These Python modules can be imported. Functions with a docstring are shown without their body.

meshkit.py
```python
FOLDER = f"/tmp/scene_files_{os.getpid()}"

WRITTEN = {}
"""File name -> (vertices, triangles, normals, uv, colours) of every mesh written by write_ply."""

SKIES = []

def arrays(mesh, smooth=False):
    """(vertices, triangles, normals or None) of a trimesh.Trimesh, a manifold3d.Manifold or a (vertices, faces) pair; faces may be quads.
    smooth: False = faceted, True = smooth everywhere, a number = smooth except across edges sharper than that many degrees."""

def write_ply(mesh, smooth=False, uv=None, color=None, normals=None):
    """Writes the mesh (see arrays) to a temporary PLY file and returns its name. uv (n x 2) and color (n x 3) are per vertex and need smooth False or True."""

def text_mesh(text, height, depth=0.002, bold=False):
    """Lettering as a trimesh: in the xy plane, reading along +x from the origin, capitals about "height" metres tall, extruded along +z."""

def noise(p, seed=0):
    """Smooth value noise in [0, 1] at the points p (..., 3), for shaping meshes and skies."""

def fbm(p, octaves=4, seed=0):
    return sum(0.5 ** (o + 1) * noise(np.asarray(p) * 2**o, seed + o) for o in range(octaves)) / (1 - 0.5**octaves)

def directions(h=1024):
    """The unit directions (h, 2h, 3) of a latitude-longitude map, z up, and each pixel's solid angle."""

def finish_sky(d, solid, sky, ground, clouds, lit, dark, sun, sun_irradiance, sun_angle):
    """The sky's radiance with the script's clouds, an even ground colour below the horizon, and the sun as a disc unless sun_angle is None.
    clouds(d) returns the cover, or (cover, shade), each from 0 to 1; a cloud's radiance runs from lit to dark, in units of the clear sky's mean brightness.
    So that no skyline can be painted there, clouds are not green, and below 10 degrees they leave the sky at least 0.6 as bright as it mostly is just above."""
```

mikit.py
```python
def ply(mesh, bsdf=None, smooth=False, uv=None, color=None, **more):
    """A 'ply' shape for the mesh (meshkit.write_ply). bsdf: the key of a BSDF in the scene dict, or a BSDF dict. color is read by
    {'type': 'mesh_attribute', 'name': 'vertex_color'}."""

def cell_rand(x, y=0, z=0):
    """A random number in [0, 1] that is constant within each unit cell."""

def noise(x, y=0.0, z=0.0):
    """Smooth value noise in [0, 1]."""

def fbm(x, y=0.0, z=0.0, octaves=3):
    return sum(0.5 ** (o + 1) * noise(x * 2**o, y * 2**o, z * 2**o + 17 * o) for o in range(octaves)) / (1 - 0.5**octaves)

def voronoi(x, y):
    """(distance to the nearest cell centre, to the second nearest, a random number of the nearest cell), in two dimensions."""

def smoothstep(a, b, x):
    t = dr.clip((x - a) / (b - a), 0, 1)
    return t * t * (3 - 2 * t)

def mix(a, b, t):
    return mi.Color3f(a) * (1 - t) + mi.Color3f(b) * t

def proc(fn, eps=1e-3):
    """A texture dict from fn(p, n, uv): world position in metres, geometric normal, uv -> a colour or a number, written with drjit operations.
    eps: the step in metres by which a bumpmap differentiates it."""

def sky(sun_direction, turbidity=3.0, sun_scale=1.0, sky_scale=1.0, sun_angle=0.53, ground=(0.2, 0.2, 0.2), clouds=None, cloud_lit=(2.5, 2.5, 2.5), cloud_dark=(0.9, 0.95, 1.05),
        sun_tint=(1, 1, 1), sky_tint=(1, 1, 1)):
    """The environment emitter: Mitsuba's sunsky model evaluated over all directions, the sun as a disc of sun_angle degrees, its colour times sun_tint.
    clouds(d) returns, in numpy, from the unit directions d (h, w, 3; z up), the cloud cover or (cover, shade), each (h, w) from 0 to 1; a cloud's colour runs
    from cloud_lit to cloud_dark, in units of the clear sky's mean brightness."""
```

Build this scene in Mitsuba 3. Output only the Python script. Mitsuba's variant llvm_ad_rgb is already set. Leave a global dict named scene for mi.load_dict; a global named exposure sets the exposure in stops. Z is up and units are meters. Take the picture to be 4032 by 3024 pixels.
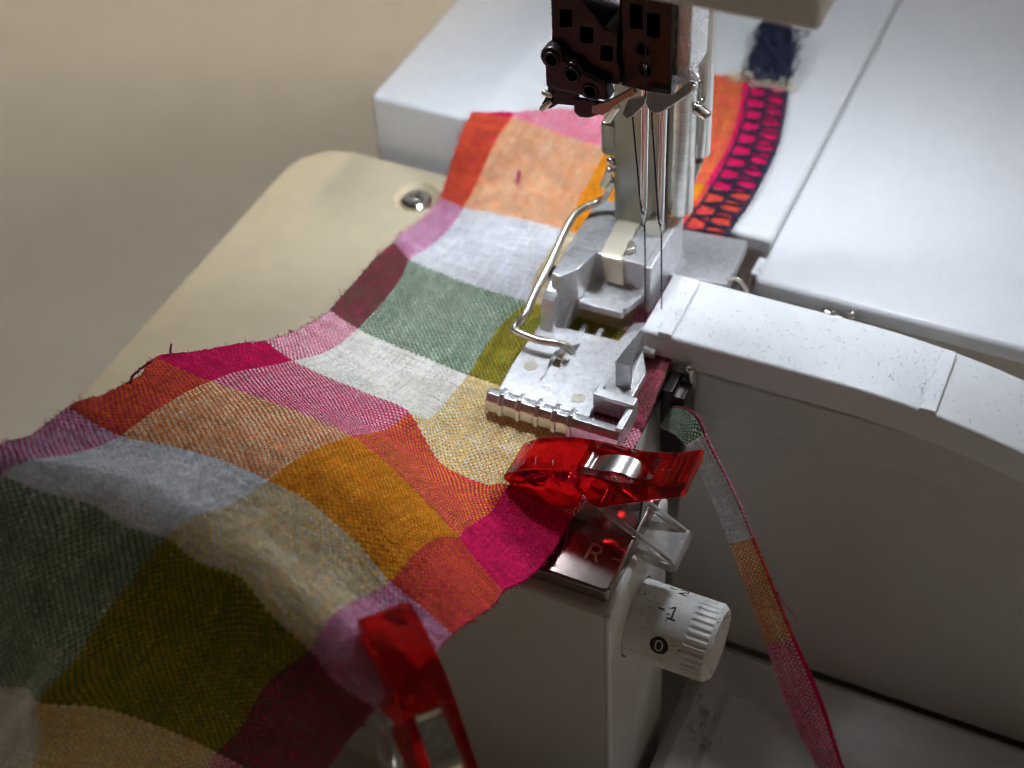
import math
import numpy as np, trimesh, shapely, mitsuba as mi, drjit as dr, mikit, meshkit
import manifold3d as m3
from mikit import proc, noise, fbm, smoothstep, mix, cell_rand
from shapely.geometry import Polygon, Point, LineString, box as sbox
from shapely.ops import unary_union
from scipy.interpolate import RectBivariateSpline

scene, labels = {}, {}
MM = 0.001
rng = np.random.default_rng(7)

# ------------------------------------------------------------------ camera (millimetres: x along the machine, y away, z up)
CX = np.array([0.90427849, 0.42371986, -0.05236313])   # picture right
CU = np.array([-0.26967652, 0.6619536, 0.69935113])    # picture up
CF = np.array([-0.33099093, 0.61828708, -0.7128577])   # forward
CP = np.array([55.731, -130.0155, 141.917])
cam = np.eye(4)
cam[:3, 0], cam[:3, 1], cam[:3, 2], cam[:3, 3] = -CX, CU, CF, CP * MM
scene['camera'] = {'type': 'thinlens', 'fov': 38.13, 'fov_axis': 'x', 'to_world': mi.ScalarTransform4f(cam.tolist()),
                   'aperture_radius': 1.35 * MM, 'focus_distance': 180 * MM, 'near_clip': 0.01, 'far_clip': 20.0}
exposure = 0.0

# ------------------------------------------------------------------ light: two LEDs under the machine's head, a warm room lamp, the dim room
def rect_light(key, c, n, wx, wy, rad):
    n = np.asarray(n, float); n /= np.linalg.norm(n)
    t = np.cross([0, 1, 0], n); t /= np.linalg.norm(t); b = np.cross(n, t)
    m = np.eye(4); m[:3, 0], m[:3, 1], m[:3, 2], m[:3, 3] = t * wx / 2 * MM, b * wy / 2 * MM, n, np.asarray(c, float) * MM
    scene[key] = {'type': 'rectangle', 'to_world': mi.ScalarTransform4f(m.tolist()), 'bsdf': {'type': 'diffuse', 'reflectance': {'type': 'rgb', 'value': 0.5}},
                  'emitter': {'type': 'area', 'radiance': {'type': 'rgb', 'value': list(rad)}}}
LED = np.array([0.93, 1.0, 1.1])
rect_light('overlock_machine__lamp', (27, 38, 63), (-.2, -.3, -1), 14, 9, LED * 98)
rect_light('overlock_machine__lamp_001', (-24, 13, 63), (-.1, .05, -1), 12, 9, LED * 82)
WARM = np.array([1.0, 0.86, 0.67])
rect_light('room_lamp', (225, 1275, 750), (-.15, -.85, -.5), 240, 240, WARM * 84)
labels['room_lamp'] = {'label': 'warm white room lamp high up straight behind the machine', 'category': 'room lamp'}
rect_light('room_lamp_001', (1060, 780, 1000), (-.64, -.47, -.6), 560, 560, WARM * 15)
labels['room_lamp_001'] = {'label': 'large soft room lamp behind the machine on the right', 'category': 'room lamp'}
rect_light('room_lamp_002', (800, -560, 400), (-.75, .55, -.4), 200, 200, np.array([1.0, .78, .56]) * 2.0)
labels['room_lamp_002'] = {'label': 'dim warm room lamp in front of the machine on the right', 'category': 'room lamp'}
scene['room_light'] = {'type': 'constant', 'radiance': {'type': 'rgb', 'value': [0.0165, 0.0136, 0.0108]}}

# ------------------------------------------------------------------ helpers
def lin(*c):
    c = np.asarray(c, float) / 255
    return [float(v) for v in np.where(c < .04045, c / 12.92, ((c + .055) / 1.055) ** 2.4)]
def rgb(v): return {'type': 'rgb', 'value': list(map(float, v))}
def tm(m):
    if hasattr(m, 'to_mesh'):
        q = m.to_mesh(); return trimesh.Trimesh(q.vert_properties[:, :3], q.tri_verts, process=False)
    return m
def man(m): return m3.Manifold(m3.Mesh(np.asarray(m.vertices, np.float32), np.asarray(m.faces, np.uint32)))
def add(key, mesh, bsdf, smooth=30, uv=None, kind=None, label=None, cat=None, group=None):
    m = tm(mesh)
    base, n = key, 0
    while key in scene: n += 1; key = f'{base}_{n:03d}'
    m = trimesh.Trimesh(np.asarray(m.vertices) * MM, m.faces, process=False)
    scene[key] = mikit.ply(m, bsdf, smooth=smooth, uv=uv)
    d = {k: v for k, v in dict(label=label, category=cat, group=group, kind=kind).items() if v}
    if d: labels[key] = d
    return key
def cat(*ms): return trimesh.util.concatenate([tm(m) for m in ms])
def sphere(r, n=12): return m3.Manifold.sphere(r, n)
def rbox(lo, hi, r=.25, n=12):
    lo, hi = np.minimum(lo, hi).astype(float), np.maximum(lo, hi).astype(float)
    r = min(r, *((hi - lo) / 2.01)); d = hi - lo - 2 * r
    return m3.Manifold.cube(d.tolist()).translate((lo + r).tolist()).minkowski_sum(sphere(r, n))
def ext(poly, z0, z1, r=0, n=10):
    """Polygon in xy extruded from z0 to z1, its edges rounded by r."""
    p = poly if hasattr(poly, 'buffer') else Polygon(poly)
    if r: p = p.buffer(-r, join_style=2)
    cs = m3.CrossSection([np.array(p.exterior.coords)[:-1]] + [np.array(i.coords)[:-1] for i in p.interiors], m3.FillRule.EvenOdd)
    m = m3.Manifold.extrude(cs, z1 - z0 - 2 * r).translate([0, 0, z0 + r])
    return m.minkowski_sum(sphere(r, n)) if r else m
def xz(m):   # polygon drawn in (x, z), extruded along +y
    return m.transform([[1, 0, 0, 0], [0, 0, 1, 0], [0, 1, 0, 0]])
def yz(m):   # polygon drawn in (y, z), extruded along +x
    return m.transform([[0, 0, 1, 0], [1, 0, 0, 0], [0, 1, 0, 0]])
def cyl(p0, p1, r0, r1=None, n=32):
    p0, p1 = np.asarray(p0, float), np.asarray(p1, float); d = p1 - p0; L = np.linalg.norm(d); d /= L
    c = m3.Manifold.cylinder(L, r0, r0 if r1 is None else r1, n)
    a = np.cross([0, 0, 1], d) if abs(d[2]) < .999 else np.array([1, 0, 0.]); a /= np.linalg.norm(a); b = np.cross(d, a)
    return c.transform(np.column_stack([a, b, d, p0]).tolist())
def hull(*ms): return m3.Manifold.batch_hull(list(ms))
def ball(p, r, n=16): return m3.Manifold.sphere(r, n).translate(list(map(float, p)))
def spline(pts, n=12):
    p = np.asarray(pts, float); q = np.vstack([2 * p[0] - p[1], p, 2 * p[-1] - p[-2]]); out = []
    for i in range(1, len(q) - 2):
        t = np.linspace(0, 1, n, endpoint=False)[:, None]; a, b, c, d = q[i - 1:i + 3]
        out.append(.5 * (2 * b + (c - a) * t + (2 * a - 5 * b + 4 * c - d) * t ** 2 + (3 * b - a - 3 * c + d) * t ** 3))
    return np.vstack(out + [p[-1:]])
def tube(pts, r, sides=8):
    p = np.asarray(pts, float); n = len(p); r = np.broadcast_to(np.asarray(r, float), (n,))
    t = np.gradient(p, axis=0); t /= np.linalg.norm(t, axis=1, keepdims=True) + 1e-12
    a = np.cross(t[0], [0, 0, 1] if abs(t[0][2]) < .9 else [1, 0, 0]); A = []
    for k in range(n):
        a = a - t[k] * (a @ t[k]); a /= np.linalg.norm(a) + 1e-12; A.append(a)
    A = np.array(A); B = np.cross(t, A); ang = np.arange(sides) * 2 * np.pi / sides
    v = p[:, None] + r[:, None, None] * (np.cos(ang)[None, :, None] * A[:, None] + np.sin(ang)[None, :, None] * B[:, None])
    i, j = np.meshgrid(np.arange(n - 1), np.arange(sides), indexing='ij'); j2 = (j + 1) % sides
    q = np.stack([i * sides + j, i * sides + j2, (i + 1) * sides + j2, (i + 1) * sides + j], -1).reshape(-1, 4)
    f = np.vstack([q[:, [0, 1, 2]], q[:, [0, 2, 3]]]); v = v.reshape(-1, 3)
    c0, c1 = len(v), len(v) + 1; jj = np.arange(sides); k = (n - 1) * sides
    f = np.vstack([f, np.stack([np.full(sides, c0), (jj + 1) % sides, jj], 1), np.stack([np.full(sides, c1), k + jj, k + (jj + 1) % sides], 1)])
    return trimesh.Trimesh(np.vstack([v, p[:1], p[-1:]]), f, process=False)
def place(m, M):
    m = tm(m).copy(); M = np.asarray(M, float); m.vertices = m.vertices @ M[:, :3].T + M[:, 3]
    if np.linalg.det(M[:, :3]) < 0: m.faces = m.faces[:, ::-1]
    return m
def text(s, h, d, at, X=(1, 0, 0), Yv=(0, 1, 0), center=True):
    m = meshkit.text_mesh(s, h, d); v = np.array(m.vertices)
    if center: v[:, :2] -= (v[:, :2].max(0) + v[:, :2].min(0)) / 2
    X, Yv = np.asarray(X, float), np.asarray(Yv, float)
    m.vertices = v[:, :1] * X + v[:, 1:2] * Yv + v[:, 2:] * np.cross(X, Yv) + np.asarray(at, float)
    return m

# ------------------------------------------------------------------ materials
K = 1 / MM
def grain(p, f, o=2): return fbm(p.x * f, p.y * f, p.z * f, o)
def princ(key, col, rough, metallic=0., spec=.5, bump=None, eps=5e-5, coat=0., sheen=0., **kw):
    d = {'type': 'principled', 'base_color': col if isinstance(col, dict) else rgb(col), 'roughness': rough, 'metallic': metallic, 'specular': spec, **kw}
    if coat: d['clearcoat'] = coat; d['clearcoat_gloss'] = .95
    if sheen: d['sheen'] = sheen
    d = {'type': 'twosided', 'b': d}
    if bump: d = {'type': 'bumpmap', 'tex': proc(bump, eps), 'scale': 1.0, 'b': d}
    scene[key] = d
def speck(base, dark, thr, f):
    def fn(p, n, uv):
        s = smoothstep(thr, thr + .10, noise(p.x * f, p.y * f, p.z * f)) * smoothstep(.45, .7, fbm(p.x * f * .13, p.y * f * .13, p.z * f * .13, 2))
        return mix(base, dark, s) * (.96 + .08 * grain(p, 900, 2))
    return proc(fn)
princ('white_plastic', proc(lambda p, n, uv: mi.Color3f(.74, .755, .77) * (.975 + .05 * grain(p, 700, 2))), .36, bump=lambda p, n, uv: 6e-6 * noise(p.x * 5500, p.y * 5500, p.z * 5500))
princ('dial_plastic', speck((.70, .70, .68), (.10, .09, .07), .70, 6500), .45)
princ('body_plastic', proc(lambda p, n, uv: mi.Color3f(.63, .62, .61) * (.96 + .08 * grain(p, 800, 3))), .42, bump=lambda p, n, uv: 4e-6 * noise(p.x * 5000, p.y * 5000, p.z * 5000))
princ('plate_metal', proc(lambda p, n, uv: mi.Color3f(.80, .685, .475) * (.95 + .08 * grain(p, 420, 3))), .36, .12, bump=lambda p, n, uv: 7e-6 * noise(p.x * 4200, p.y * 4200, p.z * 4200))
def castfn(p, n, uv):
    g = fbm(p.x * 1300, p.y * 1300, p.z * 1300, 3); h = smoothstep(.60, .74, noise(p.x * 3300, p.y * 3300, p.z * 3300))
    return mi.Color3f(.70, .705, .72) * (.84 + .26 * g) * (1 - .14 * h)
princ('cast_metal', proc(castfn), .40, .72, bump=lambda p, n, uv: 2.0e-5 * fbm(p.x * 2300, p.y * 2300, p.z * 2300, 2))
princ('bar_metal', proc(castfn), .30, .95, bump=lambda p, n, uv: 2.5e-5 * fbm(p.x * 3300, p.y * 3300, p.z * 3300, 2))
princ('nickel', (.78, .74, .62), .30, 1.0, bump=lambda p, n, uv: 1.0e-5 * fbm(p.x * 3000, p.y * 3000, p.z * 3000, 2))
princ('satin_gold', (.92, .85, .66), .48, .8, bump=lambda p, n, uv: 1.0e-5 * fbm(p.x * 3000, p.y * 3000, p.z * 3000, 2))
princ('chrome', (.72, .70, .66), .13, 1.0)
princ('brushed', proc(lambda p, n, uv: mi.Color3f(.70, .68, .63) * (.75 + .4 * noise(p.x * 300, p.y * 300, p.z * 4500))), .24, 1.0)
princ('shank_metal', (.25, .235, .20), .26, 1.0, bump=lambda p, n, uv: 4e-6 * fbm(p.x * 2500, p.y * 2500, p.z * 2500, 2))
princ('black_chrome', proc(lambda p, n, uv: mi.Color3f(.040, .031, .031) * (.8 + .4 * grain(p, 900, 2))), .30, .9, bump=lambda p, n, uv: 6e-6 * fbm(p.x * 2500, p.y * 2500, p.z * 2500, 2))
princ('needle_plate_metal', proc(lambda p, n, uv: mi.Color3f(.36, .29, .27) * (.85 + .3 * grain(p, 1200, 2))), .16, .95)
princ('black_ink', (.015, .014, .013), .5)
princ('ink_white', (.62, .62, .60), .5)
princ('steel', (.80, .80, .82), .10, 1.0)
princ('table_top', proc(lambda p, n, uv: mi.Color3f(.53, .515, .48) * (.94 + .12 * grain(p, 90, 3))), .38)
princ('navy_thread', proc(lambda p, n, uv: mi.Color3f(.010, .016, .045) * (.5 + 1.1 * noise(p.x * 6000, p.y * 6000, p.z * 6000))), .8, sheen=.4)
princ('magenta_thread', proc(lambda p, n, uv: mi.Color3f(.36, .012, .10) * (.5 + 1. * noise(p.x * 6000, p.y * 6000, p.z * 6000))), .8)
princ('cream_thread', proc(lambda p, n, uv: mi.Color3f(.75, .68, .52) * (.7 + .6 * noise(p.x * 4000, p.y * 4000, p.z * 4000))), .8)
princ('gold_thread', (.62, .36, .05), .8)
princ('lint_dark', (.12, .13, .14), .9)
princ('lint_brown', (.14, .09, .05), .9)
princ('lint_white', (.80, .80, .80), .9)
scene['red_plastic'] = {'type': 'principled', 'base_color': rgb((.84, .016, .016)), 'spec_trans': .96, 'roughness': .03, 'eta': 1.5}
scene['clear_plastic'] = {'type': 'principled', 'base_color': rgb((.96, .96, .96)), 'spec_trans': .80, 'roughness': .03, 'eta': 1.49}

# plain weave: every thread its own dye, the warp over the weft in every other cell
PITCH = .37
WARP = [lin(190, 10, 84), lin(230, 227, 218), lin(222, 170, 32), lin(214, 16, 96)]
WEFT = dict(pink=lin(210, 16, 84), orange=lin(212, 104, 14), grey=lin(198, 203, 216), green=lin(42, 90, 50), white=lin(230, 226, 214))
ORDER = ['pink', 'orange', 'grey', 'green', 'white', 'pink', 'orange', 'grey', 'green', 'white', 'pink']
W0 = 16.4
def weave(uv):
    u0, v0 = uv.x, uv.y
    u = u0 + .16 * (fbm(u0 * .9, v0 * .35, 3.1, 2) - .5) + .05 * (noise(u0 * 2.7, v0 * 2.7, 9.) - .5)
    v = v0 + .16 * (fbm(u0 * .35, v0 * .9, 7.7, 2) - .5) + .05 * (noise(u0 * 2.7, v0 * 2.7, 5.) - .5)
    i, j = dr.floor(u / PITCH), dr.floor(v / PITCH)
    a, b = u / PITCH - i - .5, v / PITCH - j - .5
    par = i + j - 2 * dr.floor((i + j) * .5)
    return u0, v0, i, j, a, b, par < .5
def pick(x, cols):
    c = mi.Color3f(cols[0])
    for k in range(1, len(cols)): c = dr.select(x >= k, mi.Color3f(cols[k]), c)
    return c
def cloth(order=ORDER, warp=WARP):
    wf = [WEFT[o] for o in order]
    def col(p, n, uv):
        u0, v0, i, j, a, b, over = weave(uv)
        ui, vj = (i + .5) * PITCH, (j + .5) * PITCH
        cw = pick(dr.floor(ui / W0) + 1, warp)
        cf = pick(dr.floor(vj / W0) + 1, wf)
        # dye and slubs vary along each thread
        cw = cw * (.62 + .5 * smoothstep(.86, .95, noise(i * 5.1, v0 * .22, 21.)) + .44 * noise(i * 3.7, v0 * .40, 1.) + .30 * noise(u0 * .5, v0 * .16, 11.) + .16 * (cell_rand(i, 3) - .5))
        cf = cf * (.62 + .5 * smoothstep(.86, .95, noise(u0 * .22, j * 5.1, 23.)) + .44 * noise(u0 * .40, j * 3.7, 2.) + .30 * noise(u0 * .16, v0 * .5, 13.) + .16 * (cell_rand(j, 5) - .5))
        # the thread that lies on top is wider in its thick places
        ww = .38 + .24 * (noise(i * 2.3, v0 * .8, 4.) - .5)
        wb = .44 + .22 * (noise(u0 * .8, j * 2.3, 8.) - .5)
        edge = dr.select(over, dr.select(dr.abs(a) < ww, mi.Float(1), mi.Float(0)), dr.select(dr.abs(b) < wb, mi.Float(0), mi.Float(1)))
        # the yarns are thin and translucent: the one below tints the one above
        k = .06 + .86 * edge
        c = dr.exp(dr.log(dr.maximum(cf, .004)) * (1 - k) + dr.log(dr.maximum(cw, .004)) * k)
        c = c * (.86 + .28 * cell_rand(i, j, 9))
        return dr.clip(c, 0, .92)
    return col
def relief(uv):
    u0, v0, i, j, a, b, over = weave(uv)
    hw = dr.sqrt(dr.maximum(.0, 1 - dr.square(a * 2.1))) * (.25 + .75 * dr.cos(b * 3.14159))
    hf = dr.sqrt(dr.maximum(.0, 1 - dr.square(b * 2.1))) * (.25 + .75 * dr.cos(a * 3.14159))
    return dr.select(over, hw, hf) * (.75 + .5 * noise(u0 * .9, v0 * .9, 31.))
def relief_np(u, v):
    return np.array(relief(mi.Point2f(np.ascontiguousarray(u.ravel(), np.float32), np.ascontiguousarray(v.ravel(), np.float32)))).reshape(u.shape)
def fibre(p, n, uv): return 1.6e-5 * fbm(uv.x * 16, uv.y * 16, 1., 2)
princ('plaid', proc(cloth()), .85, spec=.25, sheen=.1, bump=fibre, eps=2.5e-5)
princ('offcut_cloth', proc(cloth(['green', 'grey', 'orange', 'pink', 'pink'], [lin(225, 222, 212), lin(232, 229, 222), lin(200, 16, 90)])), .85, spec=.25, sheen=.1, bump=fibre, eps=2.5e-5)

# ------------------------------------------------------------------ the table the machine stands on
add('table_top', rbox((-700, -600, -90), (700, 900, -62), 2), 'table_top', kind='structure', label='warm beige table top under and behind the machine')

# ------------------------------------------------------------------ the machine
M = 'overlock_machine'
labels[M] = {'label': 'white overlock sewing machine with metal presser foot, dark needle clamp and cream side plate', 'category': 'sewing machine'}
# rear bed: high on the left, sloping down to the flat bed behind the foot
top = [(-52.8, 10), (-36, 10)] + [(-36 + 17 * t, 1 + 9 * (.5 + .5 * math.cos(math.pi * t))) for t in np.linspace(.1, 1, 9)] + [(12.9, 1)]
add(f'{M}__rear_bed', xz(ext([(12.9, -60), (-54.6, -60)] + top, 33.0, 160, .8)), 'white_plastic')
add(f'{M}__bed_cover', m3.Manifold.batch_boolean([rbox((13.3, 24, -2.2), (120, 160, 1), .9), rbox((14.6, 44, -9), (120, 159, -1.5), .8)], m3.OpType.Add), 'white_plastic')
add(f'{M}__bed_cover__latch', cat(rbox((12.2, 25.5, -.6), (13.9, 29.5, .55), .3), rbox((13.0, 26.4, .2), (14.2, 28.4, .9), .25)), 'white_plastic')
add(f'{M}__hinge_pin', hull(ball((24.2, 22.8, -.9), .75), ball((28.4, 22.6, -1.6), .6)) + hull(ball((28.4, 22.4, -1.6), .4), ball((38, 21.6, -2.2), .35)), 'shank_metal', smooth=True)
add(f'{M}__hinge_pin__bolt', ball((27.8, 23.3, -.4), .85), 'chrome', smooth=True)
add(f'{M}__hinge_pin__bolt', ball((25.3, 22.6, -.1), .42), 'chrome', smooth=True)
# cream side plate with its screw
pl = sbox(-64, -40, -9.2, 30.6).intersection(Polygon([(-64, 22.8), (-62.9, 26.6), (-60, 29.6), (-56, 30.6), (-9.2, 30.6), (-9.2, -40), (-56, -40), (-60, -39.2), (-63, -37), (-64, -33)]))
pl = pl.buffer(-3).buffer(3, quad_segs=16)
plate = ext(pl, -1.6, 0, .3) - cyl((-41, 24.1, -1.25), (-41, 24.1, 1), 2.75, 4.3, n=64)
add(f'{M}__side_plate', plate, 'plate_metal')
scr = hull(cyl((-41, 24.1, -1.15), (-41, 24.1, -.4), 2.45, n=48), cyl((-41, 24.1, -1.1), (-41, 24.1, -.1), 2.0, n=48)) - rbox((-42.3, 23.75, -.8), (-39.7, 24.45, 2), .1) - rbox((-41.35, 22.8, -.8), (-40.65, 25.4, 2), .1)
add(f'{M}__side_plate__screw', scr, 'chrome', smooth=25)
# needle plate
npl = Polygon([(-8.9, -33.8), (15, -33.8), (15, -15.5), (8.6, -15), (8.6, 15), (12.9, 16), (12.9, 31.6), (-8.9, 31.6)]).buffer(-.9).buffer(.9, quad_segs=8)
add(f'{M}__needle_plate', ext(npl, -2.4, 0, .45), 'needle_plate_metal')
for s, x in (('R', 11.15), ('-', 13.9)):
    add(f'{M}__needle_plate__lettering', text(s, 2.5, .09, (x, -28.9, -.012)), 'nickel', label=f'{"letter R" if s == "R" else "dash"} stamped on the dark needle plate')
# free arm below the plates, the wall behind it and the base
add(f'{M}__free_arm', rbox((-50, -35.2, -70), (15.6, -15, -2.6), .9) + rbox((-50, -20, -70), (8.0, 1, -2.7), .6) - cyl((12.6, -26.1, -14.3), (17, -26.1, -14.3), 5.45, n=64), 'body_plastic')
add(f'{M}__free_arm__seam_strip', rbox((15.1, -35.5, -70), (15.75, -34.6, -2.9), .25), 'white_plastic')
add(f'{M}__front_wall', hull(rbox((10.5, 6.6, -52), (120, 9, -3), .5), rbox((10.5, 0, -52), (120, 4, -48), .5)), 'body_plastic')
add(f'{M}__inner_frame', rbox((10.8, 9.5, -62), (125, 60, -24), .5), 'body_plastic')
base = hull(rbox((17.4, -130, -62), (130, -.7, -52.2), .4), rbox((19.6, -127, -60), (128, -3.0, -49.5), .5))
add(f'{M}__base', base, 'body_plastic')
add(f'{M}__base__raised_panel', hull(rbox((23.5, -120, -50.2), (126, -9.5, -49.3), .2), rbox((24.5, -119, -50), (125, -10.5, -48.6), .3)), 'body_plastic')

# rail in front of the bed: a bent white beam with two ribs
def rail_top(x):
    return 5 - .0054 * max(0, x - 30) ** 2
def rib(x):
    return .62 * (np.interp(x, [6.1, 6.35, 7.95, 8.2], [0, 1, 1, 0]) + 1.15 * np.interp(x, [41.15, 41.5, 43.0, 43.3], [0, 1, 1, 0]))
def beam(xs, y0, y1, topf, botf, nr=4, r=.55):
    """Cross-sections along x, rounded at their upper edges."""
    secs = []
    for x in xs:
        t, b = topf(x), botf(x); a = np.linspace(0, np.pi / 2, nr + 1)
        f = [(y0 + r - r * math.cos(q), t - r + r * math.sin(q)) for q in a]; g = [(y1 - r + r * math.sin(q), t - r + r * math.cos(q)) for q in a]
        secs.append([(x, y, z) for y, z in [(y0, b)] + f + g + [(y1, b)]])
    s = np.array(secs); n, k = s.shape[:2]; v = s.reshape(-1, 3); i, j = np.meshgrid(np.arange(n - 1), np.arange(k), indexing='ij'); j2 = (j + 1) % k
    q = np.stack([i * k + j, i * k + j2, (i + 1) * k + j2, (i + 1) * k + j], -1).reshape(-1, 4)
    f = np.vstack([q[:, [0, 1, 2]], q[:, [0, 2, 3]]])
    e = [[0, c + 1, c] for c in range(1, k - 1)] + [[(n - 1) * k, (n - 1) * k + c, (n - 1) * k + c + 1] for c in range(1, k - 1)]
    m = trimesh.Trimesh(v, np.vstack([f, e]), process=False); m.fix_normals(); return m
xr = np.unique(np.r_[np.linspace(4.0, 30, 18), np.linspace(30, 95, 60)])
add(f'{M}__front_rail', beam(xr, 4.5, 16.9, rail_top, lambda x: rail_top(x) - 3.9), 'white_plastic', smooth=40)
xq = np.linspace(4.25, 95, 70)
add(f'{M}__front_rail__lower_flange', beam(xq, 4.9, 16.3, lambda x: rail_top(x) - 3.75, lambda x: rail_top(x) - 5.2, r=.2), 'white_plastic', smooth=40)
for a, b, h, y1 in ((6.2, 8.1, .55, 15.6), (41.2, 43.3, .8, 15.9)):
    add(f'{M}__front_rail__rib', hull(rbox((a, 4.42, rail_top(b) - .6), (b, y1, rail_top(b) + h), .22), rbox((a + .3, 4.42, rail_top(b) - .6), (b - .3, y1 + .9, rail_top(b) + .1), .2)), 'white_plastic')
add(f'{M}__front_rail__support', rbox((10.8, 5.3, -9), (95, 16.0, -1), .5).trim_by_plane([0, 0, -1], -.0), 'body_plastic')

# cutting width dial
cy, cz, R = -26.1, -14.3, 5.1
dial = hull(cyl((12.9, cy, cz), (25.9, cy, cz), R, n=72), cyl((12.9, cy, cz), (26.6, cy, cz), R - .55, n=72))
cut = []
for k in range(33):
    t = math.radians(360 / 33 * k + 5); q = np.array([math.cos(t), math.sin(t)])
    cut.append(hull(*[ball((x, cy + q[0] * (R + .22), cz + q[1] * (R + .22)), .42, 10) for x in (23.4, 26.5)]))
dial = dial - m3.Manifold.batch_boolean(cut, m3.OpType.Add) - m3.Manifold.batch_boolean([cyl((26.3, cy + 3.6 * math.cos(a), cz + 3.6 * math.sin(a)), (27, cy + 3.6 * math.cos(a), cz + 3.6 * math.sin(a)), .35, n=12) for a in np.arange(0, 6.2, .35)], m3.OpType.Add)
add(f'{M}__width_dial', dial, 'dial_plastic', label='white dial with a scale from minus two to zero')
def wrap(m, t, x, lift):
    v = np.array(m.vertices); a = np.radians(t) - v[:, 1] / R; r = R - .08 + v[:, 2] + lift
    m.vertices = np.stack([x + v[:, 0], cy + r * np.cos(a), cz + r * np.sin(a)], 1); return m
def dense(m, e=.12):
    m = m.copy(); v, f = trimesh.remesh.subdivide_to_size(m.vertices, m.faces, e, max_iter=9); return trimesh.Trimesh(v, f, process=False)
def glyph(s, h):
    m = meshkit.text_mesh(s, h, .12); v = np.array(m.vertices); v[:, :2] -= (v[:, :2].max(0) + v[:, :2].min(0)) / 2; m.vertices = v; return dense(m)
add(f'{M}__width_dial__digit', wrap(glyph('-', 1.9), 102, 19.3, 0), 'black_ink')
add(f'{M}__width_dial__digit', wrap(glyph('1', 1.85), 103, 20.8, 0), 'black_ink')
add(f'{M}__width_dial__digit', wrap(glyph('-', 1.9), 55, 19.3, 0), 'black_ink')
add(f'{M}__width_dial__digit', wrap(glyph('2', 1.85), 55, 20.8, 0), 'black_ink')
ov = trimesh.creation.cylinder(1.2, .12, sections=40); ov.apply_translation([0, 0, .06])
add(f'{M}__width_dial__zero_mark', wrap(dense(ov, .25), 153, 20.3, -.01), 'black_ink', label='round black mark around the zero')
add(f'{M}__width_dial__digit', wrap(glyph('0', 1.5), 153, 20.3, .03), 'ink_white', label='pale zero on the black mark')
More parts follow.
